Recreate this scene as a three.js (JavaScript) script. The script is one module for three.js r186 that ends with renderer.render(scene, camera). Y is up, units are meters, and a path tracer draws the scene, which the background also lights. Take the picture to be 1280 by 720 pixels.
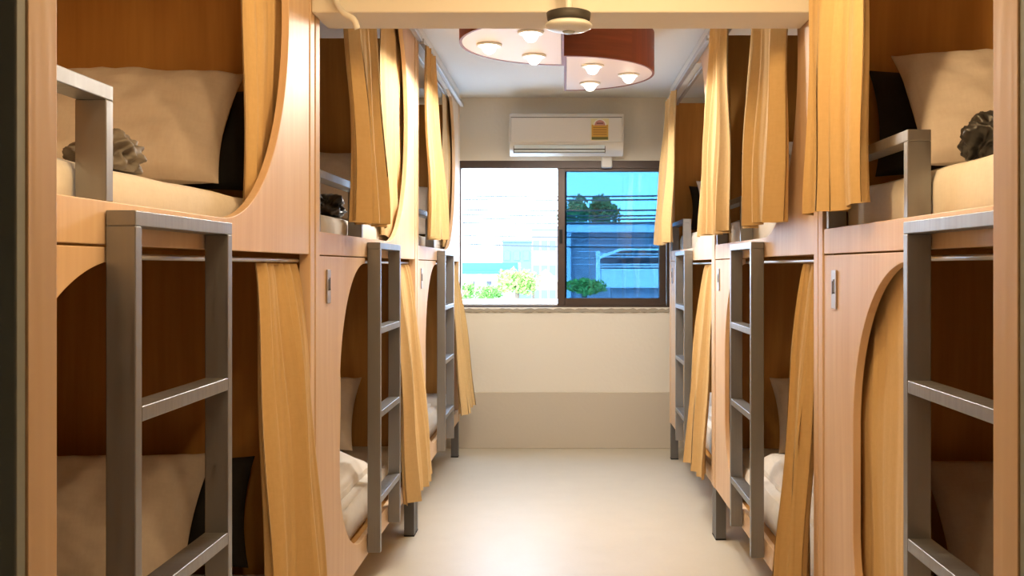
import * as THREE from 'three';
import { mergeGeometries, mergeVertices } from 'three/addons/utils/BufferGeometryUtils.js';
import { ImprovedNoise } from 'three/addons/math/ImprovedNoise.js';
import { RoundedBoxGeometry } from 'three/addons/geometries/RoundedBoxGeometry.js';

// ------------------------------------------------------------------ camera, sky, sun, exposure
const EYE = 1.33, FOCAL = 1235;
const scene = new THREE.Scene();
const camera = new THREE.PerspectiveCamera(2 * Math.atan(360 / FOCAL) * 180 / Math.PI, 1280 / 720, 0.05, 600);
camera.position.set(0, EYE, 0);
camera.lookAt(0, EYE, -5);
camera.setViewOffset(1280, 720, -65, 27, 1280, 720);
camera.updateProjectionMatrix();

const renderer = new THREE.WebGLRenderer({ antialias: true });
renderer.toneMapping = THREE.LinearToneMapping;
renderer.toneMappingExposure = 1.35;
renderer.shadowMap.enabled = true;

{ // hazy bright daytime sky
  const W = 64, H = 32, d = new Float32Array(W * H * 4);
  for (let j = 0; j < H; j++) for (let i = 0; i < W; i++) {
    const el = ((j + 0.5) / H - 0.5) * Math.PI;             // row 0 is straight down
    const t = Math.max(0, Math.sin(el)), k = Math.pow(1 - t, 3);
    const c = [4.7 + 3.0 * k, 7.2 + 1.9 * k, 10.8];
    const o = (j * W + i) * 4;
    for (let n = 0; n < 3; n++) d[o + n] = c[n];
    d[o + 3] = 1;
  }
  const sky = new THREE.DataTexture(d, W, H, THREE.RGBAFormat, THREE.FloatType);
  sky.mapping = THREE.EquirectangularReflectionMapping;
  sky.magFilter = THREE.LinearFilter;
  sky.needsUpdate = true;
  scene.background = sky;
}
const sun = new THREE.DirectionalLight(new THREE.Color().setRGB(1, 0.95, 0.86), 7);
sun.position.set(-22, 40, 22);
sun.target.position.set(0, 0, -25);
sun.castShadow = true;
Object.assign(sun.shadow.camera, { left: -60, right: 60, top: 60, bottom: -60, near: 1, far: 200 });
sun.shadow.mapSize.set(2048, 2048);
scene.add(sun, sun.target);

const LAMP = { far: new THREE.Color().setRGB(1, 0.91, 0.78), near: new THREE.Color().setRGB(1, 0.66, 0.31), farCandela: 1.9, nearCandela: 0.98, glow: 5 };

// ------------------------------------------------------------------ helpers
function rng(seed) { let s = seed >>> 0; return () => { s = (s + 0x6D2B79F5) | 0; let t = Math.imul(s ^ (s >>> 15), 1 | s); t = (t + Math.imul(t ^ (t >>> 7), 61 | t)) ^ t; return ((t ^ (t >>> 14)) >>> 0) / 4294967296; }; }
function hash(x, y, s) { let h = Math.imul(x, 374761393) + Math.imul(y, 668265263) + Math.imul(s, 2147483647 ^ 0x5bd1); h = Math.imul(h ^ (h >>> 13), 1274126177); return ((h ^ (h >>> 16)) >>> 0) / 4294967296; }
// value noise that tiles with period (px, py)
function vnoise(x, y, px, py, s) {
  const xi = Math.floor(x), yi = Math.floor(y), fx = x - xi, fy = y - yi;
  const u = fx * fx * (3 - 2 * fx), v = fy * fy * (3 - 2 * fy), m = (a, p) => ((a % p) + p) % p;
  const a = hash(m(xi, px), m(yi, py), s), b = hash(m(xi + 1, px), m(yi, py), s), c = hash(m(xi, px), m(yi + 1, py), s), e = hash(m(xi + 1, px), m(yi + 1, py), s);
  return a + (b - a) * u + (c - a) * v + (a - b - c + e) * u * v;
}
function tex(n, fn, srgb, repeat = 1) {
  const d = new Uint8Array(n * n * 4);
  for (let j = 0; j < n; j++) for (let i = 0; i < n; i++) {
    const c = fn(i / n, j / n), o = (j * n + i) * 4;
    for (let k = 0; k < 3; k++) d[o + k] = Math.max(0, Math.min(255, Math.round(255 * (Array.isArray(c) ? c[k] : c))));
    d[o + 3] = 255;
  }
  const t = new THREE.DataTexture(d, n, n);
  t.wrapS = t.wrapT = THREE.RepeatWrapping; t.magFilter = THREE.LinearFilter; t.minFilter = THREE.LinearMipmapLinearFilter; t.generateMipmaps = true;
  t.repeat.set(repeat, repeat);
  if (srgb) t.colorSpace = THREE.SRGBColorSpace;
  t.needsUpdate = true;
  return t;
}
const lin = (r, g, b) => new THREE.Color().setRGB(r, g, b);
const mixc = (a, b, t) => a.map((v, i) => v + (b[i] - v) * t);

// uv in metres from the face directions
function metreUV(g, ox = 0, oy = 0) {
  g = g.index ? g.toNonIndexed() : g;
  const p = g.attributes.position, uv = new Float32Array(p.count * 2);
  const a = new THREE.Vector3(), b = new THREE.Vector3(), c = new THREE.Vector3();
  for (let i = 0; i < p.count; i += 3) {
    a.fromBufferAttribute(p, i); b.fromBufferAttribute(p, i + 1); c.fromBufferAttribute(p, i + 2);
    const n = b.clone().sub(a).cross(c.clone().sub(a)), x = Math.abs(n.x), y = Math.abs(n.y), z = Math.abs(n.z);
    [a, b, c].forEach((v, k) => {
      const q = x >= y && x >= z ? [v.z, v.y] : y >= z ? [v.x, v.z] : [v.x, v.y];
      uv[(i + k) * 2] = q[0] + ox; uv[(i + k) * 2 + 1] = q[1] + oy;
    });
  }
  g.setAttribute('uv', new THREE.BufferAttribute(uv, 2));
  for (const k of Object.keys(g.attributes)) if (!['position', 'normal', 'uv'].includes(k)) g.deleteAttribute(k);
  return g;
}
// a box from corner to corner with slightly rounded edges
function bx(x0, x1, y0, y1, z0, z1, r = 0.002) {
  const w = x1 - x0, h = y1 - y0, d = z1 - z0, rr = Math.min(r, w * 0.45, h * 0.45, d * 0.45);
  const g = rr > 0 ? new RoundedBoxGeometry(w, h, d, 2, rr) : new THREE.BoxGeometry(w, h, d);
  g.translate((x0 + x1) / 2, (y0 + y1) / 2, (z0 + z1) / 2);
  return metreUV(g);
}
function tube(pts, r, seg = 40, rad = 8) {
  return metreUV(new THREE.TubeGeometry(new THREE.CatmullRomCurve3(pts.map(p => new THREE.Vector3(...p))), seg, r, rad, false));
}
function lathe(profile, seg = 40) { return metreUV(new THREE.LatheGeometry(profile.map(p => new THREE.Vector2(...p)), seg)); }
function plate(shape, depth, bevel = 0.0015, seg = 28) {
  const g = new THREE.ExtrudeGeometry(shape, { depth: depth - 2 * bevel, bevelEnabled: bevel > 0, bevelSize: bevel, bevelThickness: bevel, bevelOffset: -bevel, bevelSegments: 2, curveSegments: seg });
  g.translate(0, 0, bevel);
  return metreUV(g);
}
const used = {};
function numbered(name) { const n = used[name] = (used[name] ?? -1) + 1; return n ? `${name}_${String(n).padStart(3, '0')}` : name; }
function obj(name, geos, mat, parent = scene) {
  const g = Array.isArray(geos) ? (geos.length > 1 ? mergeGeometries(geos) : geos[0]) : geos;
  const m = new THREE.Mesh(g, mat);
  m.name = parent === scene ? numbered(name) : name;
  m.castShadow = m.receiveShadow = true;
  parent.add(m);
  return m;
}
function tag(o, label, category, group) { Object.assign(o.userData, { label, category }); if (group) o.userData.group = group; return o; }
function thing(name, label, category, pos = [0, 0, 0], turn = 0, group) {
  const o = new THREE.Group(); o.name = numbered(name); o.position.set(...pos); o.rotation.y = turn; scene.add(o);
  return tag(o, label, category, group);
}
function part(name, parent) { const o = new THREE.Group(); o.name = name; parent.add(o); return o; }
function struct(name, geos, mat, label) { const o = obj(name, geos, mat); o.userData.kind = 'structure'; if (label) o.userData.label = label; return o; }

// ------------------------------------------------------------------ materials
const grain = (u, v, s) => {
  const w = 0.06 * vnoise(u * 4, v * 2, 4, 2, s + 5);
  return 0.5 * vnoise((u + w) * 40, v * 3, 40, 3, s) + 0.3 * vnoise((u + w) * 110, v * 5, 110, 5, s + 1) + 0.2 * vnoise(u * 220, v * 12, 220, 12, s + 2);
};
const woodMap = tex(512, (u, v) => { const g = grain(u, v, 11), k = vnoise(u * 5, v * 3, 5, 3, 31); return mixc([0.83, 0.69, 0.55], [0.92, 0.81, 0.68], 0.75 * g + 0.35 * k - 0.05); }, true, 0.9);
const woodBump = tex(512, (u, v) => grain(u, v, 11), false, 0.9);
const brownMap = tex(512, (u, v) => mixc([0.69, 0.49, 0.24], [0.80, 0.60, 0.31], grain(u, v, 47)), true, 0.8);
const lampWoodMap = tex(256, (u, v) => mixc([0.42, 0.20, 0.11], [0.58, 0.29, 0.17], grain(v, u, 71)), true, 1);
const weave = tex(256, (u, v) => 0.5 + 0.25 * Math.sin(u * Math.PI * 2 * 64) * Math.cos(v * Math.PI * 2 * 64) + 0.25 * (vnoise(u * 90, v * 90, 90, 90, 3) - 0.5), false, 6);
const crease = tex(512, (u, v) => 0.6 * vnoise(u * 6, v * 6, 6, 6, 8) + 0.4 * vnoise(u * 17, v * 17, 17, 17, 9), false, 1.5);
const plaster = tex(512, (u, v) => 0.5 * vnoise(u * 9, v * 9, 9, 9, 21) + 0.5 * vnoise(u * 60, v * 60, 60, 60, 22), false, 1);
const floorMap = tex(1024, (u, v) => { const a = vnoise(u * 6, v * 6, 6, 6, 61), b = vnoise(u * 24, v * 24, 24, 24, 62), c = vnoise(u * 200, v * 200, 200, 200, 63); return mixc([0.80, 0.765, 0.69], [0.84, 0.805, 0.735], 0.5 * a + 0.3 * b + 0.2 * c); }, true, 0.5);
const steelRough = tex(256, (u, v) => 0.42 + 0.2 * vnoise(u * 60, v * 4, 60, 4, 91) + 0.1 * vnoise(u * 12, v * 12, 12, 12, 92), false, 3);
const clothMap = (a, b, s) => tex(512, (u, v) => { const n = 0.45 * vnoise(u * 4, v * 4, 4, 4, s) + 0.3 * vnoise(u * 256, v * 64, 256, 64, s + 1) + 0.25 * vnoise(u * 64, v * 256, 64, 256, s + 2); return mixc(a, b, n); }, true, 1);

const std = o => new THREE.MeshStandardMaterial(o), phys = o => new THREE.MeshPhysicalMaterial(o);
const M = {
  wood: std({ map: woodMap, bumpMap: woodBump, bumpScale: 0.0006, roughness: 0.5 }),
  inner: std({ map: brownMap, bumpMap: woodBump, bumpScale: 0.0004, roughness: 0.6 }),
  lampWood: std({ map: lampWoodMap, roughness: 0.5 }),
  steel: std({ color: lin(0.32, 0.325, 0.335), roughness: 0.75, roughnessMap: steelRough, metalness: 0.9 }),
  legSteel: std({ color: lin(0.17, 0.165, 0.16), roughness: 0.5, metalness: 0.5 }),
  alu: std({ color: lin(0.6, 0.6, 0.6), roughness: 0.4, metalness: 0.9 }),
  curtain: phys({ map: clothMap([0.81, 0.68, 0.475], [0.86, 0.735, 0.53], 101), bumpMap: weave, bumpScale: 0.0004, roughness: 0.92, sheen: 0.3, sheenRoughness: 0.6, sheenColor: lin(1, 0.85, 0.6), side: THREE.DoubleSide }),
  sheet: std({ map: clothMap([0.87, 0.85, 0.82], [0.93, 0.91, 0.88], 111), bumpMap: crease, bumpScale: 0.004, roughness: 0.95 }),
  pillow: std({ map: clothMap([0.84, 0.79, 0.75], [0.90, 0.86, 0.82], 121), bumpMap: crease, bumpScale: 0.006, roughness: 0.95 }),
  black: std({ map: clothMap([0.11, 0.10, 0.10], [0.16, 0.15, 0.15], 131), bumpMap: crease, bumpScale: 0.004, roughness: 0.8 }),
  pouch: std({ color: lin(0.03, 0.028, 0.027), roughness: 0.35 }),
  greyCloth: std({ color: lin(0.16, 0.14, 0.12), roughness: 0.6 }),
  cream: std({ color: lin(0.84, 0.80, 0.72), bumpMap: plaster, bumpScale: 0.0012, roughness: 0.85 }),
  dado: std({ color: lin(0.62, 0.56, 0.47), bumpMap: plaster, bumpScale: 0.0008, roughness: 0.6 }),
  beam: std({ color: lin(0.84, 0.80, 0.72), bumpMap: plaster, bumpScale: 0.001, roughness: 0.8 }),
  ceiling: std({ color: lin(0.87, 0.88, 0.88), bumpMap: plaster, bumpScale: 0.0006, roughness: 0.85 }),
  floor: phys({ map: floorMap, roughness: 0.40, specularIntensity: 1 }),
  white: std({ color: lin(0.80, 0.79, 0.76), roughness: 0.4 }),
  acBody: phys({ color: lin(0.80, 0.78, 0.73), roughness: 0.32, clearcoat: 0.3 }),
  acDark: std({ color: lin(0.05, 0.045, 0.04), roughness: 0.6 }),
  acVane: phys({ color: lin(0.68, 0.78, 0.82), roughness: 0.25, clearcoat: 0.4 }),
  frame: std({ color: lin(0.075, 0.05, 0.04), roughness: 0.4, metalness: 0.3 }),
  rubber: std({ color: lin(0.02, 0.02, 0.02), roughness: 0.8 }),
  glass: phys({ color: lin(0.41, 0.56, 0.65), roughness: 0, metalness: 0, transmission: 1, thickness: 0, ior: 1.5 }),
  hall: std({ color: lin(0.42, 0.44, 0.45), bumpMap: plaster, bumpScale: 0.001, roughness: 0.8 }),
  darkTrim: std({ color: lin(0.32, 0.36, 0.36), roughness: 0.55 }),
  lampPanel: std({ color: lin(0.82, 0.72, 0.70), roughness: 0.5 }),
  bulb: std({ color: lin(0.9, 0.85, 0.75), emissive: LAMP.far, emissiveIntensity: LAMP.glow, roughness: 0.4 }),
  brightPlastic: std({ color: lin(0.82, 0.83, 0.82), roughness: 0.35 }),
};

// ------------------------------------------------------------------ the room
const AISLE = 0.735, SIDE = 1.76, FAR = 7.235, CEIL = 2.566, WALL_T = 0.16;
const W0 = -0.80, W1 = 0.80, WB = 1.03, WT = 2.105;               // window opening

struct('floor', bx(-SIDE - 0.15, SIDE + 0.15, -0.15, 0, -FAR - WALL_T, 1.9, 0), M.floor);
struct('ceiling', bx(-SIDE - 0.15, SIDE + 0.15, CEIL, CEIL + 0.25, -FAR - WALL_T, 1.9, 0), M.ceiling);
struct('wall_left', bx(-SIDE - 0.15, -SIDE, 0, CEIL, -FAR - WALL_T, 1.9, 0), M.cream);
struct('wall_right', bx(SIDE, SIDE + 0.15, 0, CEIL, -FAR - WALL_T, 1.9, 0), M.cream);
struct('wall_back', [
  bx(-SIDE, SIDE, 0, WB, -FAR - WALL_T, -FAR, 0), bx(-SIDE, SIDE, WT, CEIL, -FAR - WALL_T, -FAR, 0),
  bx(-SIDE, W0, WB, WT, -FAR - WALL_T, -FAR, 0), bx(W1, SIDE, WB, WT, -FAR - WALL_T, -FAR, 0)], M.cream);
struct('baseboard_back', [bx(-SIDE + 0.01, SIDE - 0.01, 0, 0.41, -FAR, -FAR + 0.02, 0.004)], M.dado, 'grey beige painted band low on the window wall');
// rough plaster lip under the window
{
  const r = rng(5), s = new THREE.Shape(); s.moveTo(W0, WB - 0.03);
  for (let i = 0; i <= 60; i++) s.lineTo(W0 + (W1 - W0) * i / 60, WB - 0.004 - 0.012 * r());
  s.lineTo(W1, WB - 0.035);
  for (let i = 60; i >= 0; i--) s.lineTo(W0 + (W1 - W0) * i / 60, WB - 0.03 - 0.010 * r());
  const g = plate(s, 0.012, 0.001, 4); g.translate(0, 0, -FAR);
  struct('trim_1', g, std({ color: lin(0.42, 0.37, 0.30), bumpMap: plaster, bumpScale: 0.003, roughness: 0.9 }), 'rough strip of plaster under the window');
}
struct('beam', bx(-AISLE + 0.003, AISLE - 0.003, 2.065, CEIL, -3.06, -2.86, 0.006), M.beam, 'cream plastered beam crossing the aisle under the ceiling');
// hallway and doorway the camera looks through
const JL = -0.41, JR = 0.347, DN = 0.755, DF = 0.80;
struct('wall_front', [
  bx(-SIDE, JL - 0.014, 0, CEIL, -DF, -DN, 0), bx(JR + 0.014, SIDE, 0, CEIL, -DF, -DN, 0),
  bx(JL - 0.014, JR + 0.014, 2.12, CEIL, -DF, -DN, 0)], M.hall);
struct('wall_hall', bx(-SIDE, SIDE, 0, CEIL, 1.75, 1.9, 0), M.hall, 'hallway wall behind the doorway');
{
  const d = new THREE.Group(); d.name = 'door_1'; d.userData = { kind: 'structure', label: 'wood lined doorway with dark grey casing' }; scene.add(d);
  obj('jamb', bx(JL - 0.014, JL, 0, 2.10, -DF, -DN), M.wood, d);
  obj('jamb', bx(JR, JR + 0.014, 0, 2.10, -DF, -DN), M.wood, d);
  obj('head', bx(JL - 0.014, JR + 0.014, 2.10, 2.12, -DF, -DN), M.wood, d);
  obj('casing', bx(JL - 0.09, JL - 0.001, 0, 2.1, -DN, -DN + 0.014), M.darkTrim, d);
  obj('casing', bx(JR + 0.001, JR + 0.09, 0, 2.1, -DN, -DN + 0.014), M.darkTrim, d);
  obj('casing', bx(JL - 0.09, JR + 0.09, 2.101, 2.19, -DN, -DN + 0.014), M.darkTrim, d);
}

// ------------------------------------------------------------------ window: left half slid open, both tinted sashes stand on the right
{
  const w = new THREE.Group(); w.name = 'window_1'; w.userData = { kind: 'structure', label: 'dark brown sliding window, one half open, blue tinted panes' }; scene.add(w);
  const z0 = -FAR - 0.10, z1 = -FAR - 0.01;
  obj('window_frame', [bx(W0, W1, WT - 0.055, WT, z0, z1), bx(W0, W0 + 0.045, WB + 0.01, WT - 0.055, z0, z1), bx(W1 - 0.045, W1, WB + 0.01, WT - 0.055, z0, z1), bx(W0, W1, WB - 0.01, WB + 0.012, z0, z1 - 0.005)], M.frame, w);
  obj('track', [bx(W0 + 0.045, W1 - 0.045, WB + 0.012, WB + 0.024, -FAR - 0.038, -FAR - 0.034), bx(W0 + 0.045, W1 - 0.045, WB + 0.012, WB + 0.024, -FAR - 0.078, -FAR - 0.074)], M.alu, w);
  for (const [z, x0] of [[-FAR - 0.036, -0.048], [-FAR - 0.076, -0.035]]) {
    const s = part('sash', w), x1 = W1 - 0.05, y0 = WB + 0.012, y1 = WT - 0.055, a = z - 0.014, b = z + 0.014;
    obj('sash_frame', [bx(x0, x0 + 0.055, y0, y1, a, b), bx(x1 - 0.05, x1, y0, y1, a, b), bx(x0 + 0.055, x1 - 0.05, y0, y0 + 0.055, a, b), bx(x0 + 0.055, x1 - 0.05, y1 - 0.022, y1, a, b)], M.frame, s);
    obj('pane', bx(x0 + 0.05, x1 - 0.045, y0 + 0.05, y1 - 0.018, z - 0.002, z + 0.002, 0), M.glass, s);
  }
  obj('latch', bx(-0.035, -0.012, 1.50, 1.60, -FAR - 0.022, -FAR - 0.008, 0.004), M.rubber, w);
}

// ------------------------------------------------------------------ bunk pods
const P = 2.0, UB = 1.365, US = 1.435, UT = 2.46, LB = 0.25, LS = 0.33, DEPTH = 0.98;   // pod length and levels
const G = 0.004;                                                                          // joint width
function ellipse(s, cx, cy, rx, ry, a0, a1, cw) { s.absellipse(cx, cy, rx, ry, a0, a1, cw, 0); }
function makePod(label) {
  // u runs along x, the aisle lies on +z, the front face at z = 0
  const t = thing('bunk_bed', label, 'bunk bed', [0, 0, 0], 0, 'bunk bed pods along the aisle');
  const e = 0.047;
  { // upper front: low sill, sweeping up into the solid end
    const s = new THREE.Shape(), x0 = e + G, x1 = P - e - G;
    s.moveTo(x0, UB); s.lineTo(x1, UB); s.lineTo(x1, UT); s.lineTo(1.36, UT);
    s.lineTo(1.52, UT - 0.02);
    ellipse(s, 1.22, 2.0, 0.52, 0.565, Math.acos(0.3 / 0.52) * 0.95, 0, true);
    ellipse(s, 1.22, 2.0, 0.52, 0.565, 0, -Math.PI / 2, true);
    s.lineTo(x0, US); s.closePath();
    const g = plate(s, 0.02); g.translate(0, 0, -0.02);
    obj('upper_front_panel', g, M.wood, t);
  }
  { // lower front: solid end, arch, low sill
    const s = new THREE.Shape(), x0 = e + G, x1 = P - e - G, top = UB - G;
    s.moveTo(x0, LB); s.lineTo(x1, LB); s.lineTo(x1, LS);
    s.lineTo(0.70, LS);
    ellipse(s, 0.70, 0.65, 0.37, 0.32, -Math.PI / 2, -Math.PI, true);
    ellipse(s, 0.74, 0.92, 0.41, 0.42, Math.PI, Math.PI / 2, true);
    s.lineTo(0.74, top); s.lineTo(x0, top); s.closePath();
    const g = plate(s, 0.02); g.translate(0, 0, -0.021);
    obj('lower_front_panel', g, M.wood, t);
  }
  obj('end_post', bx(0.001, e, LB, UT, -0.03, 0.003), M.wood, t);
  obj('end_post', bx(P - e, P - 0.001, LB, UT, -0.03, 0.003), M.wood, t);
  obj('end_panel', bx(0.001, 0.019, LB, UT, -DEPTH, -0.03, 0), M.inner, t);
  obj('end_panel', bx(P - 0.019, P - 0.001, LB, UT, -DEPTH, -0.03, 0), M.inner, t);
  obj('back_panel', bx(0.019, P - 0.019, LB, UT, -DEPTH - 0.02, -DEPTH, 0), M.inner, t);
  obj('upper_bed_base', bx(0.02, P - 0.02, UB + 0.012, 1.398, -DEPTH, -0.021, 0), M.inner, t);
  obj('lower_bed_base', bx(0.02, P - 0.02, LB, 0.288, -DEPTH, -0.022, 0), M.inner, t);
  obj('fascia', bx(0.001, P - 0.001, UT + 0.001, CEIL - 0.001, -0.03, 0.0), M.white, t);
  obj('curtain_track', bx(0.02, P - 0.02, 2.446, 2.472, 0.012, 0.034), M.alu, t);
  obj('curtain_track', bx(0.05, P - 0.05, 2.44, 2.456, -0.052, -0.034), M.alu, t);
  obj('curtain_rod', (() => { const g = new THREE.CylinderGeometry(0.006, 0.006, P - 0.1, 12); g.rotateZ(Math.PI / 2); g.translate(P / 2, 1.347, -0.035); return metreUV(g); })(), M.alu, t);
  for (const [u, z] of [[0.028, -0.027], [P - 0.028, -0.027], [0.028, -DEPTH + 0.03], [P - 0.028, -DEPTH + 0.03]]) {
    const l = obj('leg', bx(u - 0.0265, u + 0.0265, 0.008, LB, z - 0.025, z + 0.025), M.legSteel, t);
    obj('foot', bx(u - 0.027, u + 0.027, 0, 0.008, z - 0.026, z + 0.026), M.rubber, l);
  }
  // guard rail on the sill
  const gr = part('guard_rail', t);
  obj('rail', bx(0.06, 0.72, 1.60, 1.625, -0.055, -0.004), M.steel, gr);
  obj('post', bx(0.695, 0.72, US, 1.60, -0.055, -0.004), M.steel, gr);
  obj('post', bx(0.06, 0.085, US, 1.60, -0.055, -0.004), M.steel, gr);
  // ladder
  const ld = part('ladder', t), c = P / 2;
  for (const k of [-1, 1]) obj('stile', bx(c + k * 0.218 - 0.0125, c + k * 0.218 + 0.0125, 0.262, 1.395, 0.002, 0.05), M.steel, ld);
  obj('top_bar', bx(c - 0.2305, c + 0.2305, 1.395, 1.42, 0.002, 0.05), M.steel, ld);
  for (const y of [1.09, 0.775, 0.455]) obj('rung', bx(c - 0.205, c + 0.205, y - 0.0125, y + 0.0125, 0.002, 0.05), M.steel, ld);
  // small plate with a number on the solid end of the lower front
  const pl = obj('number_plate', bx(0.14, 0.185, 1.215, 1.32, 0.0, 0.004), std({ color: lin(0.42, 0.37, 0.35), roughness: 0.4, metalness: 0.3 }), t);
  obj('mark', [bx(0.152, 0.156, 1.255, 1.29, 0.004, 0.0052, 0), bx(0.167, 0.171, 1.26, 1.295, 0.004, 0.0052, 0), bx(0.164, 0.176, 1.256, 1.26, 0.004, 0.0052, 0)], M.rubber, pl);
  return t;
}
const STARTS = { L: [0.90, 2.915, 4.93], R: [0.845, 2.85, 4.855] };
const rowName = { L: 'open-window side', R: 'tinted-window side' };
const where = ['doorway', 'middle', 'window-wall'];
const podLabel = (side, k) => `wooden bunk bed pod with steel ladder, ${where[k]} pod on the ${rowName[side]}`;
const proto = makePod(podLabel('L', 0));
for (const side of ['L', 'R']) for (let k = 0; k < 3; k++) {
  let t = proto;
  if (side !== 'L' || k) { t = proto.clone(); t.name = numbered('bunk_bed'); scene.add(t); t.userData = { ...proto.userData, label: podLabel(side, k) }; }
  if (side === 'L') { t.position.set(-AISLE, 0, -STARTS[side][k]); t.rotation.y = Math.PI / 2; }
  else { t.position.set(AISLE, 0, -STARTS[side][k] - P); t.rotation.y = -Math.PI / 2; }
  const ld = t.children.find(c => c.name === 'ladder');
  ld.position.x = side === 'L' ? [-0.09, 0.0, 0.0][k] : [0.08, 0.0, 0.0][k];
}

// ------------------------------------------------------------------ bedding
const sx = side => (side === 'L' ? -1 : 1);
const level = { upper: { L: [1.398, 1.507], R: [1.398, 1.548] }, lower: { L: [0.288, 0.45], R: [0.288, 0.45] } };
function clothBox(w, h, d, r, bulge, seed) {           // a soft rounded block
  const g = new RoundedBoxGeometry(w, h, d, 6, r), gg = new THREE.BoxGeometry(w, h, d, 40, 4, 24), p = gg.attributes.position;
  g.dispose();
  for (let i = 0; i < p.count; i++) {
    let x = p.getX(i), y = p.getY(i), z = p.getZ(i);
    const ix = Math.max(-w / 2 + r, Math.min(w / 2 - r, x)), iy = Math.max(-h / 2 + r, Math.min(h / 2 - r, y)), iz = Math.max(-d / 2 + r, Math.min(d / 2 - r, z));
    const v = new THREE.Vector3(x - ix, y - iy, z - iz), l = v.length();
    if (l > 0) { v.multiplyScalar(r / l); x = ix + v.x; y = iy + v.y; z = iz + v.z; }
    if (y > 0) y += bulge * (vnoise((x + 3) * 7, (z + 3) * 7, 99, 99, seed) - 0.5) * 2;
    p.setXYZ(i, x, y, z);
  }
  gg.computeVertexNormals();
  return metreUV(gg);
}
function cushion(w, h, d, seed, wr = 0.012) {
  const N = 36, K = 26, pos = [], idx = [];
  for (const f of [1, -1]) for (let j = 0; j <= K; j++) for (let i = 0; i <= N; i++) {
    const a = i / N * 2 - 1, b = j / K * 2 - 1;
    const prof = Math.pow(Math.max(0, 1 - Math.pow(Math.abs(a), 3.2)), 0.55) * Math.pow(Math.max(0, 1 - Math.pow(Math.abs(b), 3.2)), 0.55);
    const pinch = 1 - 0.07 * (Math.abs(b) < 1 ? 1 - b * b : 0) * Math.pow(Math.abs(a), 6), pinch2 = 1 - 0.09 * (1 - a * a) * Math.pow(Math.abs(b), 6);
    const n = (vnoise((a + 2) * 4 + b, (b + 2) * 3 - a, 99, 99, seed) - 0.5) * wr * 2 * prof + (vnoise((a + 2) * 9, (b + 2) * 9, 99, 99, seed + 1) - 0.5) * wr * prof;
    pos.push(a * w / 2 * pinch, (b + 1) * h / 2 * pinch2 + (1 - pinch2) * h / 2, f * (d / 2 * prof + n * 0.9 + 0.002));
  }
  const S = (N + 1) * (K + 1);
  for (let f = 0; f < 2; f++) for (let j = 0; j < K; j++) for (let i = 0; i < N; i++) {
    const a = f * S + j * (N + 1) + i, b = a + 1, c = a + N + 1, e = c + 1;
    f ? idx.push(a, c, b, b, c, e) : idx.push(a, b, c, b, e, c);
  }
  const rim = []; for (let i = 0; i <= N; i++) rim.push(i); for (let j = 1; j <= K; j++) rim.push(j * (N + 1) + N); for (let i = N - 1; i >= 0; i--) rim.push(K * (N + 1) + i); for (let j = K - 1; j > 0; j--) rim.push(j * (N + 1));
  for (let k = 0; k < rim.length; k++) { const a = rim[k], b = rim[(k + 1) % rim.length]; idx.push(a, S + a, b, b, S + a, S + b); }
  const g = new THREE.BufferGeometry(); g.setAttribute('position', new THREE.Float32BufferAttribute(pos, 3)); g.setIndex(idx); g.computeVertexNormals();
  return metreUV(g);
}
const mattressGeo = { thin: clothBox(P - 0.06, 0.109, DEPTH - 0.10, 0.03, 0.003, 201), mid: clothBox(P - 0.06, 0.150, DEPTH - 0.10, 0.035, 0.003, 202), thick: clothBox(P - 0.06, 0.162, DEPTH - 0.10, 0.04, 0.004, 203) };
const pillowGeo = cushion(0.60, 0.42, 0.15, 301), darkGeo = cushion(0.60, 0.31, 0.07, 311, 0.006);
const berth = (side, k, tier) => `${tier} berth, ${where[k]} pod, ${rowName[side]}`;
for (const side of ['L', 'R']) for (let k = 0; k < 3; k++) for (const tier of ['upper', 'lower']) {
  const s = sx(side), [y0, y1] = level[tier][side], far = STARTS[side][k] + P;
  const m = obj('mattress', tier === 'lower' ? mattressGeo.thick : side === 'L' ? mattressGeo.thin : mattressGeo.mid, M.sheet);
  m.position.set(s * (AISLE + 0.06 + (DEPTH - 0.10) / 2), (y0 + y1) / 2, -STARTS[side][k] - P / 2); m.rotation.y = Math.PI / 2;
  tag(m, `white sheeted mattress in ${berth(side, k, tier)}`, 'mattress', 'mattresses in the bunk pods');
  const r = rng(k * 10 + (side === 'L' ? 1 : 2) + (tier === 'upper' ? 0 : 100));
  const p = obj('pillow', pillowGeo, M.pillow);
  const lean = (tier === 'upper' ? 36 : 40) + 4 * r();
  p.position.set(s * (tier === 'upper' ? 1.18 + 0.02 * r() : 1.27), y1 + 0.035, -(far - 0.40)); p.rotation.set(-lean * Math.PI / 180, s * -0.06, 0, 'YXZ');
  tag(p, `cream pillow leaning on the end panel, ${berth(side, k, tier)}`, 'pillow', 'cream pillows in the bunk pods');
  if (tier === 'upper' || (k === 0 && side === 'L')) {
    const b = obj('dark_pillow', darkGeo, M.black);
    b.position.set(s * (tier === 'upper' ? (side === 'L' ? 1.11 : 1.16) : 1.19), y1 + 0.03, -(far - 0.115)); b.rotation.set(-11 * Math.PI / 180, 0, 0);
    tag(b, `black pillow tucked behind the cream one, ${berth(side, k, tier)}`, 'pillow', 'black pillows in the bunk pods');
  }
}
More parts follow.
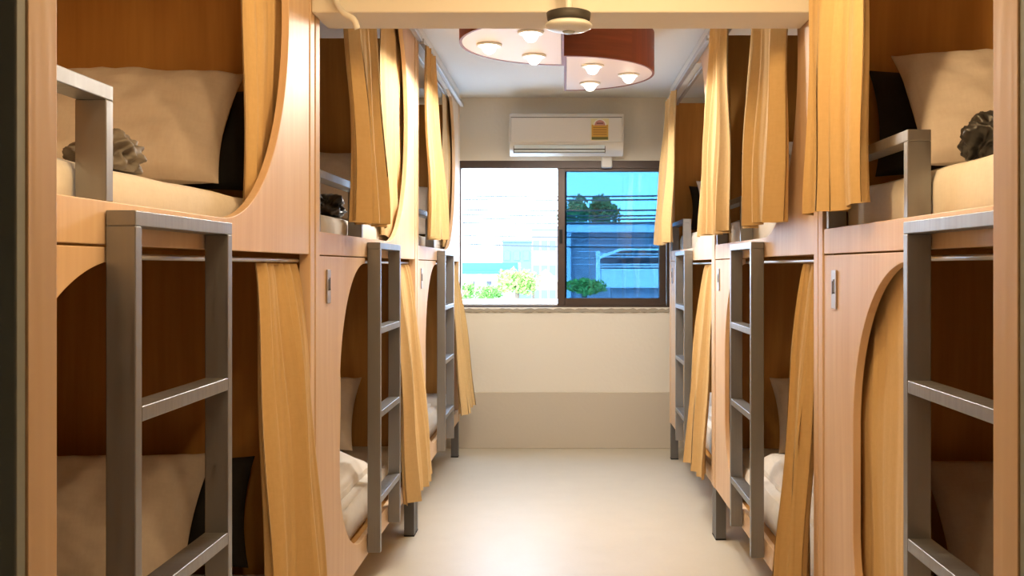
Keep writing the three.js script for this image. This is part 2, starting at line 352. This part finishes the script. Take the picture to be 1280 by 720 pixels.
// crumpled pouches on the upper mattresses
const noise3 = new ImprovedNoise();
function crumple(a, b, c, seed) {
  let g = new THREE.IcosahedronGeometry(1, 20); g.deleteAttribute('uv'); g.deleteAttribute('normal'); g = mergeVertices(g, 1e-5);
  const p = g.attributes.position, v = new THREE.Vector3();
  for (let i = 0; i < p.count; i++) {
    v.fromBufferAttribute(p, i).normalize();
    const q = new THREE.Vector3(v.x + seed * 0.37, v.y, v.z), n1 = noise3.noise(q.x * 1.6, q.y * 1.6, q.z * 1.6), n2 = noise3.noise(q.x * 2.2 + 5, q.y * 2.2, q.z * 2.2), n3 = noise3.noise(q.x * 6.5 + n1 * 2, q.y * 6.5, q.z * 6.5 + n2 * 2);
    const k = 0.95 + 0.34 * n1 - 0.42 * Math.abs(n2) - 0.05 * Math.abs(n3);
    p.setXYZ(i, v.x * k * a, Math.max(v.y * k, -0.55) * b, v.z * k * c);
  }
  g.translate(0, 0.55 * b, 0); g.computeVertexNormals();
  return metreUV(g);
}
{
  const P1 = obj('cloth_bundle', crumple(0.07, 0.052, 0.10, 401), M.greyCloth); P1.position.set(-0.88, 1.511, -1.90);
  tag(P1, 'dark grey crumpled cloth bundle before the pillow, upper berth by the doorway', 'cloth');
  const P2 = obj('pouch', crumple(0.07, 0.068, 0.09, 411), M.pouch); P2.position.set(0.89, 1.552, -2.05);
  tag(P2, 'shiny black crumpled pouch on the upper mattress beside the doorway', 'pouch');
  const P3 = obj('pouch', crumple(0.075, 0.06, 0.12, 421), M.pouch); P3.position.set(-0.87, 1.511, -3.62);
  tag(P3, 'shiny black crumpled pouch on the upper mattress of the middle pod', 'pouch');
}
// rumpled duvets in the lower berths
function duvet(w, d, h, seed) {
  const N = 60, K = 36, g = new THREE.BoxGeometry(w, 1, d, N, 3, K), p = g.attributes.position;
  for (let i = 0; i < p.count; i++) {
    const x = p.getX(i), z = p.getZ(i), y = p.getY(i) + 0.5;
    const a = Math.abs(x) / (w / 2), b = Math.abs(z) / (d / 2), edge = Math.pow(Math.max(0, 1 - Math.pow(a, 6)), 0.4) * Math.pow(Math.max(0, 1 - Math.pow(b, 6)), 0.4);
    const n = 0.55 * vnoise((x + 5) * 5 + z * 4, (z + 5) * 4, 99, 99, seed) + 0.3 * Math.abs(vnoise((x + 5) * 9 - z * 5, (z + 5) * 11, 99, 99, seed + 1) - 0.5) * 2 + 0.25;
    p.setXYZ(i, x * (1 - 0.04 * n), y * h * (0.18 + 0.82 * edge * n), z * (1 - 0.05 * n));
  }
  g.computeVertexNormals();
  return metreUV(g);
}
for (const [side, k, d, len] of [['L', 0, 1.95, 0.8], ['L', 1, 3.72, 1.1], ['L', 2, 5.7, 1.0], ['R', 0, 1.75, 1.0], ['R', 1, 3.75, 1.1], ['R', 2, 5.8, 1.0]]) {
  const m = obj('duvet', duvet(len, 0.80, 0.13, 500 + k * 7 + (side === 'L' ? 0 : 3)), M.sheet);
  m.position.set(sx(side) * (AISLE + 0.06 + 0.43), 0.453, -d); m.rotation.y = Math.PI / 2 * (side === 'L' ? 1 : -1);
  tag(m, `white rumpled duvet in ${berth(side, k, 'lower')}`, 'duvet', 'duvets in the lower berths');
}

// ------------------------------------------------------------------ curtains
function curtain(side, o, label) {
  const { t0, t1, b0, b1, latT, latB, top, hem, folds, amp, seed } = o;
  const s = sx(side), N = folds * 12, K = 40, r = rng(seed), ph = [r() * 6, r() * 6, r() * 6], mid = (b0 + b1) / 2;
  const f = (i, j) => {
    const a = i / N, t = j / K, e = o.pow ? Math.pow(Math.max(0, t), o.pow) : t * t * (3 - 2 * t);
    const jit = 0.35 * Math.sin(a * 5 + ph[0]) + 0.25 * Math.sin(a * 11 + ph[1]);
    const w = 2 * Math.PI * folds * a + jit + 0.25 * t * Math.sin(a * 4 + ph[2]);
    const A = amp * (0.4 + 0.6 * t) * (0.62 + 0.38 * Math.sin(a * 2 * Math.PI * 1.6 + ph[1]));
    const d = (t0 + (t1 - t0) * a) * (1 - e) + (b0 + (b1 - b0) * a) * e + 0.25 * A * Math.sin(2 * w);
    const lat = latT + (latB - latT) * e + A * Math.sin(w) + 0.004 * Math.sin(t * 9 + a * 6 + ph[0]) + 0.35 * A * Math.sin(2.3 * w + ph[1] + 1.5 * t);
    const y = top + (hem - top) * t + 0.006 * t * Math.sin(a * 8 + ph[2]);
    return new THREE.Vector3(s * lat, y, -d);
  };
  const pts = [], nor = [];
  for (let j = 0; j <= K; j++) for (let i = 0; i <= N; i++) {
    pts.push(f(i, j));
    const du = f(i + 0.3, j).sub(f(i - 0.3, j)), dv = f(i, j + 0.3).sub(f(i, j - 0.3));
    nor.push(du.cross(dv).normalize());
  }
  const pos = [], nn = [], uv = [], idx = [], S = (N + 1) * (K + 1), base = new THREE.Vector3(s * latB, hem, -mid);
  for (const k of [1, -1]) for (let q = 0; q < S; q++) {
    const p = pts[q].clone().addScaledVector(nor[q], k * 0.0012).sub(base);
    pos.push(p.x, p.y, p.z); nn.push(nor[q].x * k, nor[q].y * k, nor[q].z * k);
    uv.push((q % (N + 1)) / N * Math.abs(b1 - b0) * 2.2, Math.floor(q / (N + 1)) / K * (top - hem));
  }
  for (let fce = 0; fce < 2; fce++) for (let j = 0; j < K; j++) for (let i = 0; i < N; i++) {
    const a = fce * S + j * (N + 1) + i, b = a + 1, c = a + N + 1, d = c + 1;
    fce ? idx.push(a, c, b, b, c, d) : idx.push(a, b, c, b, d, c);
  }
  const rim = []; for (let i = 0; i <= N; i++) rim.push(i); for (let j = 1; j <= K; j++) rim.push(j * (N + 1) + N); for (let i = N - 1; i >= 0; i--) rim.push(K * (N + 1) + i); for (let j = K - 1; j > 0; j--) rim.push(j * (N + 1));
  for (let k = 0; k < rim.length; k++) { const a = rim[k], b = rim[(k + 1) % rim.length]; idx.push(a, b, S + a, b, S + b, S + a); }
  const g = new THREE.BufferGeometry();
  g.setAttribute('position', new THREE.Float32BufferAttribute(pos, 3)); g.setAttribute('normal', new THREE.Float32BufferAttribute(nn, 3)); g.setAttribute('uv', new THREE.Float32BufferAttribute(uv, 2)); g.setIndex(idx);
  const m = obj('curtain', g, M.curtain);
  m.position.copy(base);
  return tag(m, label, 'curtain', 'golden curtains of the bunk pods');
}
const UO = { latT: 0.698, latB: 0.682, top: 2.445, hem: 1.475, amp: 0.034 };
const UI = { latT: 0.778, latB: 0.774, top: 2.44, hem: 1.46, amp: 0.010 };
const LO = { latT: 0.772, latB: 0.692, top: 1.338, hem: 0.275, amp: 0.036, pow: 0.7 };
const LI = { latT: 0.776, latB: 0.774, top: 1.338, hem: 0.36, amp: 0.008 };
const rt = s => rowName[s];
const C = (side, base, d, folds, seed, label, more) => curtain(side, { ...base, t0: d[0], t1: d[1], b0: d[2] ?? d[0], b1: d[3] ?? d[1], folds, seed, ...more }, label);
// row on the open side
C('L', UI, [2.39, 2.80], 5, 1, `golden curtain behind the curved upper panel, doorway pod, ${rt('L')}`);
C('L', LO, [2.47, 2.83, 2.38, 2.88], 5, 2, `golden curtain of the lower berth, doorway pod, ${rt('L')}`);
C('L', UO, [3.14, 3.60, 3.16, 3.62], 5, 3, `golden curtain before the upper guard rail, middle pod, ${rt('L')}`, { latB: 0.66 });
C('L', UI, [4.2, 4.80], 5, 4, `golden curtain behind the curved upper panel, middle pod, ${rt('L')}`);
C('L', UO, [4.97, 5.25, 4.96, 5.54], 6, 5, `golden curtain flaring over the upper sill, window-wall pod, ${rt('L')}`, { latB: 0.672 });
C('L', UI, [6.3, 6.82], 4, 6, `golden curtain behind the curved upper panel, window-wall pod, ${rt('L')}`);
C('L', LO, [4.44, 4.86, 4.36, 5.02], 6, 7, `golden curtain of the lower berth, middle pod, ${rt('L')}`, { latB: 0.680 });
C('L', LI, [3.18, 3.40], 3, 8, `golden curtain gathered behind the lower arch, middle pod, ${rt('L')}`);
C('L', LO, [6.48, 6.86, 6.36, 6.90], 5, 9, `cream curtain of the lower berth, window-wall pod, ${rt('L')}`, { latB: 0.655, hem: 0.36 });
C('L', LI, [5.2, 5.42], 3, 10, `golden curtain gathered behind the lower arch, window-wall pod, ${rt('L')}`);
// row on the tinted side
C('R', UO, [2.30, 2.76, 2.30, 2.78], 5, 21, `golden curtain before the upper guard rail, doorway pod, ${rt('R')}`, { latB: 0.69 });
C('R', LI, [2.16, 2.70], 5, 22, `olive gold curtain gathered behind the lower arch, doorway pod, ${rt('R')}`);
C('R', UO, [3.09, 3.64, 3.05, 3.66], 5, 23, `golden curtain over the solid upper panel, middle pod, ${rt('R')}`, { latB: 0.668 });
C('R', UO, [4.24, 4.72, 4.06, 4.82], 6, 24, `golden curtain at the guard rail end, upper berth, middle pod, ${rt('R')}`, { latB: 0.672 });
C('R', LO, [2.91, 3.14, 2.90, 3.13], 4, 25, `golden curtain of the lower berth, middle pod, ${rt('R')}`, { latB: 0.70 });
C('R', LI, [4.34, 4.70], 3, 26, `golden curtain gathered behind the lower arch, middle pod, ${rt('R')}`);
C('R', UO, [6.22, 6.8, 6.0, 6.84], 6, 27, `golden curtain of the upper berth, window-wall pod, ${rt('R')}`, { latB: 0.64 });
C('R', LO, [4.93, 5.33, 4.90, 5.38], 5, 28, `golden curtain of the lower berth, window-wall pod, ${rt('R')}`, { latB: 0.69 });
C('R', LI, [6.4, 6.72], 3, 29, `cream curtain gathered behind the lower arch, window-wall pod, ${rt('R')}`);

// ------------------------------------------------------------------ ceiling lights: two half discs set back to back
function lampBox(label, cz, near) {
  const t = thing('ceiling_light', label, 'ceiling light', [0, CEIL, -cz], 0, 'wooden half disc ceiling lights');
  const R = 0.48, H = 0.215;
  for (const [sd, z] of [[-1, 0.36], [1, -0.36]]) {
    const ring = new THREE.Shape();
    const a0 = sd > 0 ? -Math.PI / 2 : Math.PI / 2;
    ring.moveTo(0, sd > 0 ? -R : R); ring.absarc(0, 0, R, a0, a0 + Math.PI, false, 0); ring.closePath();
    const hole = new THREE.Path(); const q = R - 0.012;
    hole.moveTo(sd * 0.012, sd > 0 ? -q : q); hole.absarc(sd * 0.012, 0, q - 0.012, a0, a0 + Math.PI, false, 0); hole.closePath();
    ring.holes.push(hole);
    const g = plate(ring, H, 0.001, 40); g.rotateX(Math.PI / 2); g.translate(0, 0, z);
    obj('housing', g, M.lampWood, t);
    const disc = new THREE.Shape(); disc.moveTo(sd * 0.013, sd > 0 ? -(q - 0.013) : q - 0.013); disc.absarc(sd * 0.013, 0, q - 0.013, a0, a0 + Math.PI, false, 0); disc.closePath();
    const pg = plate(disc, 0.01, 0.001, 40); pg.rotateX(Math.PI / 2); pg.translate(0, -H + 0.012, z);
    obj('bottom_panel', pg, M.lampPanel, t);
    for (const [dx, dz] of [[0.145, 0.24], [0.345, 0.0], [0.145, -0.24]]) {
      const d = part('downlight', t); d.position.set(sd * dx, -H, z + dz);
      obj('ring', lathe([[0.040, 0.002], [0.058, 0.002], [0.058, -0.004], [0.052, -0.008], [0.040, -0.006], [0.040, 0.002]]), M.brightPlastic, d);
      obj('bulb', lathe([[0.0, -0.044], [0.012, -0.042], [0.022, -0.036], [0.029, -0.026], [0.036, -0.012], [0.039, 0.0], [0.0, 0.001]]), M.bulb, d);
      const l = new THREE.SpotLight(near ? LAMP.near : LAMP.far, near ? LAMP.nearCandela : LAMP.farCandela, 0, 1.55, 0.12, 2); l.position.set(0, -0.046, 0); l.target.position.set(0, -1, 0); l.castShadow = true; l.shadow.radius = 1.5; l.name = 'downlight_lamp';
      d.add(l, l.target);
    }
  }
  return t;
}
lampBox('brown wooden ceiling light of two half discs before the window', 4.91);
lampBox('brown wooden ceiling light of two half discs just inside the doorway', 1.60, true);

// ------------------------------------------------------------------ smoke detector and cable at the beam
{
  const t = thing('smoke_detector', 'round white smoke detector hanging on a conduit in front of the beam', 'smoke detector', [0.013, 1.985, -2.76]);
  obj('cover', lathe([[0, 0], [0.03, 0.001], [0.052, 0.006], [0.064, 0.012], [0.066, 0.019], [0.058, 0.026], [0, 0.026]]), M.brightPlastic, t);
  obj('sensor', lathe([[0, -0.006], [0.012, -0.005], [0.018, 0.001], [0, 0.002]], 24), M.acVane, t);
  obj('base', lathe([[0, 0.026], [0.052, 0.026], [0.060, 0.034], [0.062, 0.052], [0.050, 0.056], [0, 0.056]]), M.acDark, t);
  obj('conduit', lathe([[0, 0.056], [0.011, 0.056], [0.011, CEIL - 1.985 - 0.012], [0.03, CEIL - 1.985 - 0.012], [0.03, CEIL - 1.985], [0, CEIL - 1.985]], 20), M.white, t);
}
tag(obj('cable', tube([[-0.66, CEIL, -2.845], [-0.672, 2.38, -2.846], [-0.668, 2.16, -2.846], [-0.655, 2.09, -2.845], [-0.63, 2.055, -2.83], [-0.60, 2.035, -2.825], [-0.592, 2.01, -2.83]], 0.009, 60, 10), M.white), 'white cable hanging off the plastered beam', 'cable');

// ------------------------------------------------------------------ air conditioner
{
  const w = 0.815, x0 = -0.39, y0 = 2.122, H = 0.30, t = thing('air_conditioner', 'white wall mounted air conditioner above the window', 'air conditioner', [0, 0, -FAR]);
  const prof = new THREE.Shape(); // (depth, height)
  prof.moveTo(0, y0 + 0.03); prof.lineTo(0.12, y0); prof.lineTo(0.175, y0 + 0.035); prof.quadraticCurveTo(0.205, y0 + 0.06, 0.207, y0 + 0.1); prof.lineTo(0.2, y0 + H - 0.03); prof.quadraticCurveTo(0.197, y0 + H, 0.17, y0 + H); prof.lineTo(0, y0 + H); prof.closePath();
  const turn = g => { g.rotateY(-Math.PI / 2); g.translate(x0 + w, 0, 0); return g; };
  obj('body', metreUV(turn(new THREE.ExtrudeGeometry(prof, { depth: w - 0.008, bevelEnabled: true, bevelSize: 0.004, bevelThickness: 0.004, bevelOffset: -0.004, bevelSegments: 2, curveSegments: 10 }).translate(0, 0, 0.004))), M.acBody, t);
  obj('front_panel', bx(x0 + 0.012, x0 + w - 0.012, y0 + 0.092, y0 + H - 0.034, 0.2, 0.214, 0.005), M.acBody, t);
  obj('top_gap', bx(x0 + 0.012, x0 + w - 0.012, y0 + H - 0.034, y0 + H - 0.029, 0.195, 0.2035, 0), M.acDark, t);
  obj('outlet', bx(x0 + 0.03, x0 + w - 0.13, y0 + 0.018, y0 + 0.066, 0.12, 0.202, 0.002), M.acDark, t);
  const vane = (yy, zz, a) => { const g = new RoundedBoxGeometry(w - 0.17, 0.026, 0.006, 2, 0.002); g.rotateX(a); g.translate(x0 + 0.03 + (w - 0.16) / 2, yy, zz); return metreUV(g); };
  obj('vane', vane(y0 + 0.058, 0.209, 0.1), M.acVane, t);
  obj('vane', vane(y0 + 0.026, 0.200, 0.35), M.acVane, t);
  const cv = document.createElement('canvas'); cv.width = 128; cv.height = 160; const c = cv.getContext('2d');
  c.fillStyle = '#e8dfae'; c.fillRect(0, 0, 128, 160);
  c.fillStyle = '#d9a642'; c.fillRect(6, 44, 116, 90);
  c.fillStyle = '#f3eee6'; c.beginPath(); c.arc(64, 48, 46, Math.PI, 0); c.fill();
  c.fillStyle = '#c98f8a'; c.beginPath(); c.arc(64, 48, 38, Math.PI, 0); c.fill(); c.fillStyle = '#6b3a34'; c.fillRect(40, 30, 48, 7);
  c.fillStyle = '#6e6a2c'; c.fillRect(6, 134, 116, 20);
  c.fillStyle = '#8c5a24'; for (let i = 0; i < 4; i++) c.fillRect(16, 62 + i * 17, 96, 4);
  const ct = new THREE.CanvasTexture(cv); ct.colorSpace = THREE.SRGBColorSpace;
  const lg = new THREE.BoxGeometry(0.128, 0.155, 0.001); lg.translate(0.255, y0 + 0.180, 0.2146);
  const lb = obj('energy_label', lg, [M.white, M.white, M.white, M.white, std({ map: ct, roughness: 0.4 }), M.white], t);
  lb.userData.label = 'yellow energy rating sticker';
  obj('drain_pipe', bx(0.272, 0.352, 2.048, y0 + 0.03, 0.0, 0.055, 0.01), M.white, t);
}

// ------------------------------------------------------------------ outside the window
const GY = -3.3;
const O = {
  ground: std({ color: lin(0.60, 0.59, 0.56), bumpMap: plaster, bumpScale: 0.01, roughness: 0.95 }),
  teal: std({ color: lin(0.012, 0.15, 0.24), roughness: 0.5 }),
  pale: std({ color: lin(0.62, 0.66, 0.72), roughness: 0.85 }),
  lilac: std({ color: lin(0.15, 0.165, 0.22), roughness: 0.85 }),
  blueWall: std({ color: lin(0.07, 0.13, 0.19), roughness: 0.85 }),
  greyWall: std({ color: lin(0.27, 0.26, 0.29), roughness: 0.85 }),
  whiteWall: std({ color: lin(0.78, 0.77, 0.76), roughness: 0.8 }),
  dark: std({ color: lin(0.08, 0.08, 0.09), roughness: 0.3 }),
  leaf: [[0.16, 0.36, 0.06], [0.25, 0.42, 0.08], [0.09, 0.22, 0.06]].map(c => std({ color: lin(...c), roughness: 0.8, side: THREE.DoubleSide })),
  bark: std({ color: lin(0.16, 0.11, 0.07), roughness: 0.9 }),
  wire: std({ color: lin(0.05, 0.05, 0.05), roughness: 0.7 }),
  orange: std({ color: lin(0.30, 0.20, 0.12), roughness: 0.8 }),
};
const px = (x, d) => (x - 705) / FOCAL * d, py = (y, d) => EYE + (333 - y) / FOCAL * d;
struct('ground', bx(-160, 160, GY - 0.3, GY, -320, -FAR - 0.4, 0), O.ground, 'pale street outside the window');
function tree(name, x, y, d, rx, ry, leaf, seed, label, n = 1500) {
  const t = thing(name, label, 'tree', [x, GY, -d]), r = rng(seed), cy = y - GY, L = [], lobes = [];
  for (let i = 0; i < 14; i++) { const a = r() * 6.28, k = Math.sqrt(r()) * 0.75; lobes.push([Math.cos(a) * k, (r() - 0.45) * 1.2 * (1 - 0.5 * k), Math.sin(a) * k, 0.24 + 0.22 * r()]); }
  const pos = [], nor = [], uv = [];
  for (let i = 0; i < n; i++) {
    const b = lobes[Math.floor(r() * lobes.length)], th = r() * 6.28, cz = 2 * r() - 1, sr = Math.sqrt(1 - cz * cz), q = b[3] * (0.75 + 0.35 * r());
    const c = new THREE.Vector3((b[0] + q * sr * Math.cos(th)) * rx, cy + (b[1] * 0.7 + q * cz) * ry, (b[2] + q * sr * Math.sin(th)) * rx);
    const e1 = new THREE.Vector3(r() - 0.5, r() - 0.5, r() - 0.5).normalize(), e2 = new THREE.Vector3(r() - 0.5, r() - 0.5, r() - 0.5).cross(e1).normalize(), sz = 0.10 * Math.max(rx, ry) * (0.6 + 0.8 * r());
    const nn = e1.clone().cross(e2), A = c.clone().addScaledVector(e1, sz), B = c.clone().addScaledVector(e2, sz * 0.5), Cc = c.clone().addScaledVector(e1, -sz), D = c.clone().addScaledVector(e2, -sz * 0.5);
    for (const v of [A, B, Cc, A, Cc, D]) { pos.push(v.x, v.y, v.z); nor.push(nn.x, nn.y, nn.z); uv.push(0, 0); }
  }
  const g = new THREE.BufferGeometry(); g.setAttribute('position', new THREE.Float32BufferAttribute(pos, 3)); g.setAttribute('normal', new THREE.Float32BufferAttribute(nor, 3)); g.setAttribute('uv', new THREE.Float32BufferAttribute(uv, 2));
  obj('foliage', g, O.leaf[leaf], t).userData.kind = 'stuff';
  obj('trunk', tube([[0, 0, 0], [0.05 * rx, cy * 0.5, 0], [0, cy + ry * 0.3, 0.05 * rx]], 0.06 * rx + 0.03, 12, 8), O.bark, t);
}
{ // house with a teal roof
  const d = 38, t = thing('house', 'low house with a flat teal roof seen through the open window half', 'house', [px(600, d), GY, -d]);
  const X = a => px(a, d) - px(600, d), Y = b => py(b, d) - GY;
  obj('roof', [bx(X(540), X(648), Y(340), Y(328), -2.2, 0.5, 0.02), bx(X(536), X(652), Y(342), Y(339), -2.3, 0.6, 0.01)], O.teal, t);
  obj('wall', bx(X(548), X(640), 0, Y(342), -2, 0, 0.02), O.pale, t);
  for (const a of [581, 601, 622]) obj('column', bx(X(a) - 0.07, X(a) + 0.07, 0, Y(342), 0.3, 0.44, 0.02), O.whiteWall, t);
  for (const [a, b] of [[587, 595], [607, 616]]) { const w = obj('window', bx(X(a), X(b), Y(368), Y(350), 0, 0.05, 0.01), O.whiteWall, t); obj('pane', bx(X(a) + 0.04, X(b) - 0.04, Y(368) + 0.04, Y(350) - 0.04, 0.05, 0.06, 0), O.dark, w); }
}
function block(name, x0, x1, y, d, deep, mat, label, rows, cols) {
  const t = thing(name, label, 'building', [px((x0 + x1) / 2, d), GY, -d]), w = px(x1, d) - px(x0, d), h = py(y, d) - GY;
  obj('wall', bx(-w / 2, w / 2, 0, h, -deep, 0, 0.03), mat, t);
  obj('parapet', bx(-w / 2 - 0.1, w / 2 + 0.1, h, h + 0.25, -deep - 0.1, 0.1, 0.02), mat, t);
  for (let j = 0; j < rows; j++) for (let i = 0; i < cols; i++) {
    const cx = -w / 2 + w * (i + 0.5) / cols, cyy = h - 1.3 - j * 2.0;
    const f = obj('window', bx(cx - 0.3, cx + 0.3, cyy - 0.45, cyy + 0.45, 0, 0.06, 0.01), mat, t); obj('pane', bx(cx - 0.25, cx + 0.25, cyy - 0.4, cyy + 0.4, 0.06, 0.07, 0), O.blueWall, f);
  }
}
block('apartment_building', 628, 664, 303, 95, 8, O.blueWall, 'hazy blue building behind the green tree outside', 2, 3);
block('apartment_building', 665, 706, 287, 80, 8, O.lilac, 'pale lilac building rising beside the window sash outside', 3, 4);
tree('street_tree', px(646, 30), py(352, 30), 30, 0.72, 0.60, 1, 801, 'bright green leafy tree outside the open window half');
tree('street_tree', px(612, 33), py(366, 33), 33, 0.5, 0.42, 0, 802, 'small green tree beside the teal roofed house');
tree('street_tree', px(583, 28), py(368, 28), 28, 0.35, 0.5, 0, 806, 'slim green tree in front of the teal roofed house');
{ // food stall
  const d = 31, t = thing('market_stall', 'small cream stall with a peaked canopy outside', 'stall', [px(682, d), GY, -d]);
  const h = py(352, d) - GY, g = new THREE.ConeGeometry(0.62, 0.4, 4); g.rotateY(Math.PI / 4); g.translate(0, h + 0.2, 0);
  obj('canopy', metreUV(g), O.orange, t);
  for (const [a, b] of [[-0.38, -0.38], [0.38, -0.38], [-0.38, 0.38], [0.38, 0.38]]) obj('post', bx(a - 0.03, a + 0.03, 0, h, b - 0.03, b + 0.03, 0.005), O.bark, t);
  obj('counter', bx(-0.4, 0.4, 0, h - 0.55, -0.3, 0.3, 0.02), O.teal, t);
}
struct('garden_wall', bx(-14, px(700, 24), GY, py(374, 24), -24.3, -24, 0.03), O.whiteWall, 'low white street wall outside');
{ // grey building behind the tinted panes
  const d = 36, t = thing('shop_house', 'wide grey flat roofed building behind the tinted panes', 'building', [px(780, d), GY, -d]);
  const X = a => px(a, d) - px(780, d), Y = b => py(b, d) - GY;
  obj('wall', bx(X(714), X(960), 0, Y(291), -8, 0, 0.03), O.greyWall, t);
  obj('roof_slab', bx(X(706), X(965), Y(291), Y(281), -8.2, 0.5, 0.03), O.pale, t);
  obj('gutter', bx(X(706), X(965), Y(281), Y(278.5), 0.3, 0.55, 0.02), O.greyWall, t);
  obj('column', bx(X(707), X(713.5), 0, Y(291), 0.1, 0.35, 0.02), O.pale, t);
  for (let i = 0; i < 5; i++) obj('cladding_seam', bx(X(714), X(960), Y(299 + i * 8), Y(298.4 + i * 8), 0, 0.03, 0), O.pale, t);
}
{ // white balcony with rails and awning
  const d = 27, t = thing('balcony_block', 'white balcony block with railings and a sloping awning', 'balcony', [px(800, d), GY, -d]);
  const X = a => px(a, d) - px(800, d), Y = b => py(b, d) - GY;
  const s = new THREE.Shape(); s.moveTo(X(748), Y(321)); s.lineTo(X(776), Y(310)); s.lineTo(X(900), Y(310)); s.lineTo(X(900), Y(313)); s.lineTo(X(777), Y(313.2)); s.lineTo(X(749), Y(324)); s.closePath();
  obj('awning', plate(s, 1.4, 0.01).translate(0, 0, -1.0), O.whiteWall, t);
  obj('parapet', bx(X(750), X(900), Y(360), Y(336), -1.0, 0, 0.02), O.whiteWall, t);
  obj('post', bx(X(745), X(750), Y(352), Y(314), -0.1, 0.1, 0.01), O.whiteWall, t);
  obj('rear_wall', bx(X(752), X(900), Y(336), Y(313), -1.2, -1.0, 0.01), O.greyWall, t);
  obj('glazing', bx(X(781), X(818), Y(328), Y(324.5), -1.0, -0.95, 0.005), O.dark, t);
  obj('glazing', bx(X(823), X(860), Y(328), Y(324.5), -1.0, -0.95, 0.005), O.dark, t);
  for (const y of [317.5, 321, 330.5, 333.5]) obj('rail', bx(X(750), X(900), Y(y) - 0.02, Y(y) + 0.02, -0.05, 0, 0.004), O.whiteWall, t);
  obj('support', bx(X(765), X(890), 0, Y(360), -1.0, -0.2, 0.02), O.greyWall, t);
}
tree('street_tree', px(730, 22), py(358, 22), 22, 0.50, 0.32, 0, 803, 'leafy green shrub tree before the white balcony');
tree('street_tree', px(742, 60), py(263, 60), 60, 1.7, 1.4, 2, 804, 'dark green treetop above the flat roofed building', 1200);
tree('street_tree', px(716, 68), py(268, 68), 68, 1.2, 1.2, 2, 805, 'dark green treetop at the corner of the flat roof', 1000);
// power lines strung between two poles
{
  const d = 20, xs = [px(260, d), px(1150, d)];
  ['concrete pole carrying the power lines beyond the teal roofed house', 'concrete pole carrying the power lines beyond the white balcony'].forEach((label, i) => {
    const t = thing('utility_pole', label, 'pole', [xs[i], GY, -d]);
    obj('shaft', lathe([[0, 0], [0.16, 0], [0.10, 7.6], [0, 7.6]], 16), O.pale, t);
    for (const y of [260, 285, 240]) obj('crossarm', bx(-0.06, 0.06, py(y, d) - GY - 0.05, py(y, d) - GY + 0.05, -0.9, 0.9, 0.01), O.bark, t);
  });
  [[262, 266, 0.1], [268, 271, 0.5], [273, 271, -0.4], [286, 296, 0.3], [293, 310, -0.6], [241, 240, 0.2], [247, 247, 0.7], [256, 257, -0.2]].forEach(([ya, yb, z]) => {
    const n = 8, pts = [];
    for (let k = 0; k <= n; k++) { const t = k / n; pts.push([xs[0] + (xs[1] - xs[0]) * t, py(ya + (yb - ya) * t, d) - 0.2 * 4 * t * (1 - t) + 0.1, -d + z]); }
    tag(obj('power_line', tube(pts, 0.018, 40, 6), O.wire), 'thin dark power line across the sky outside', 'cable', 'power lines outside');
  });
}

renderer.render(scene, camera);
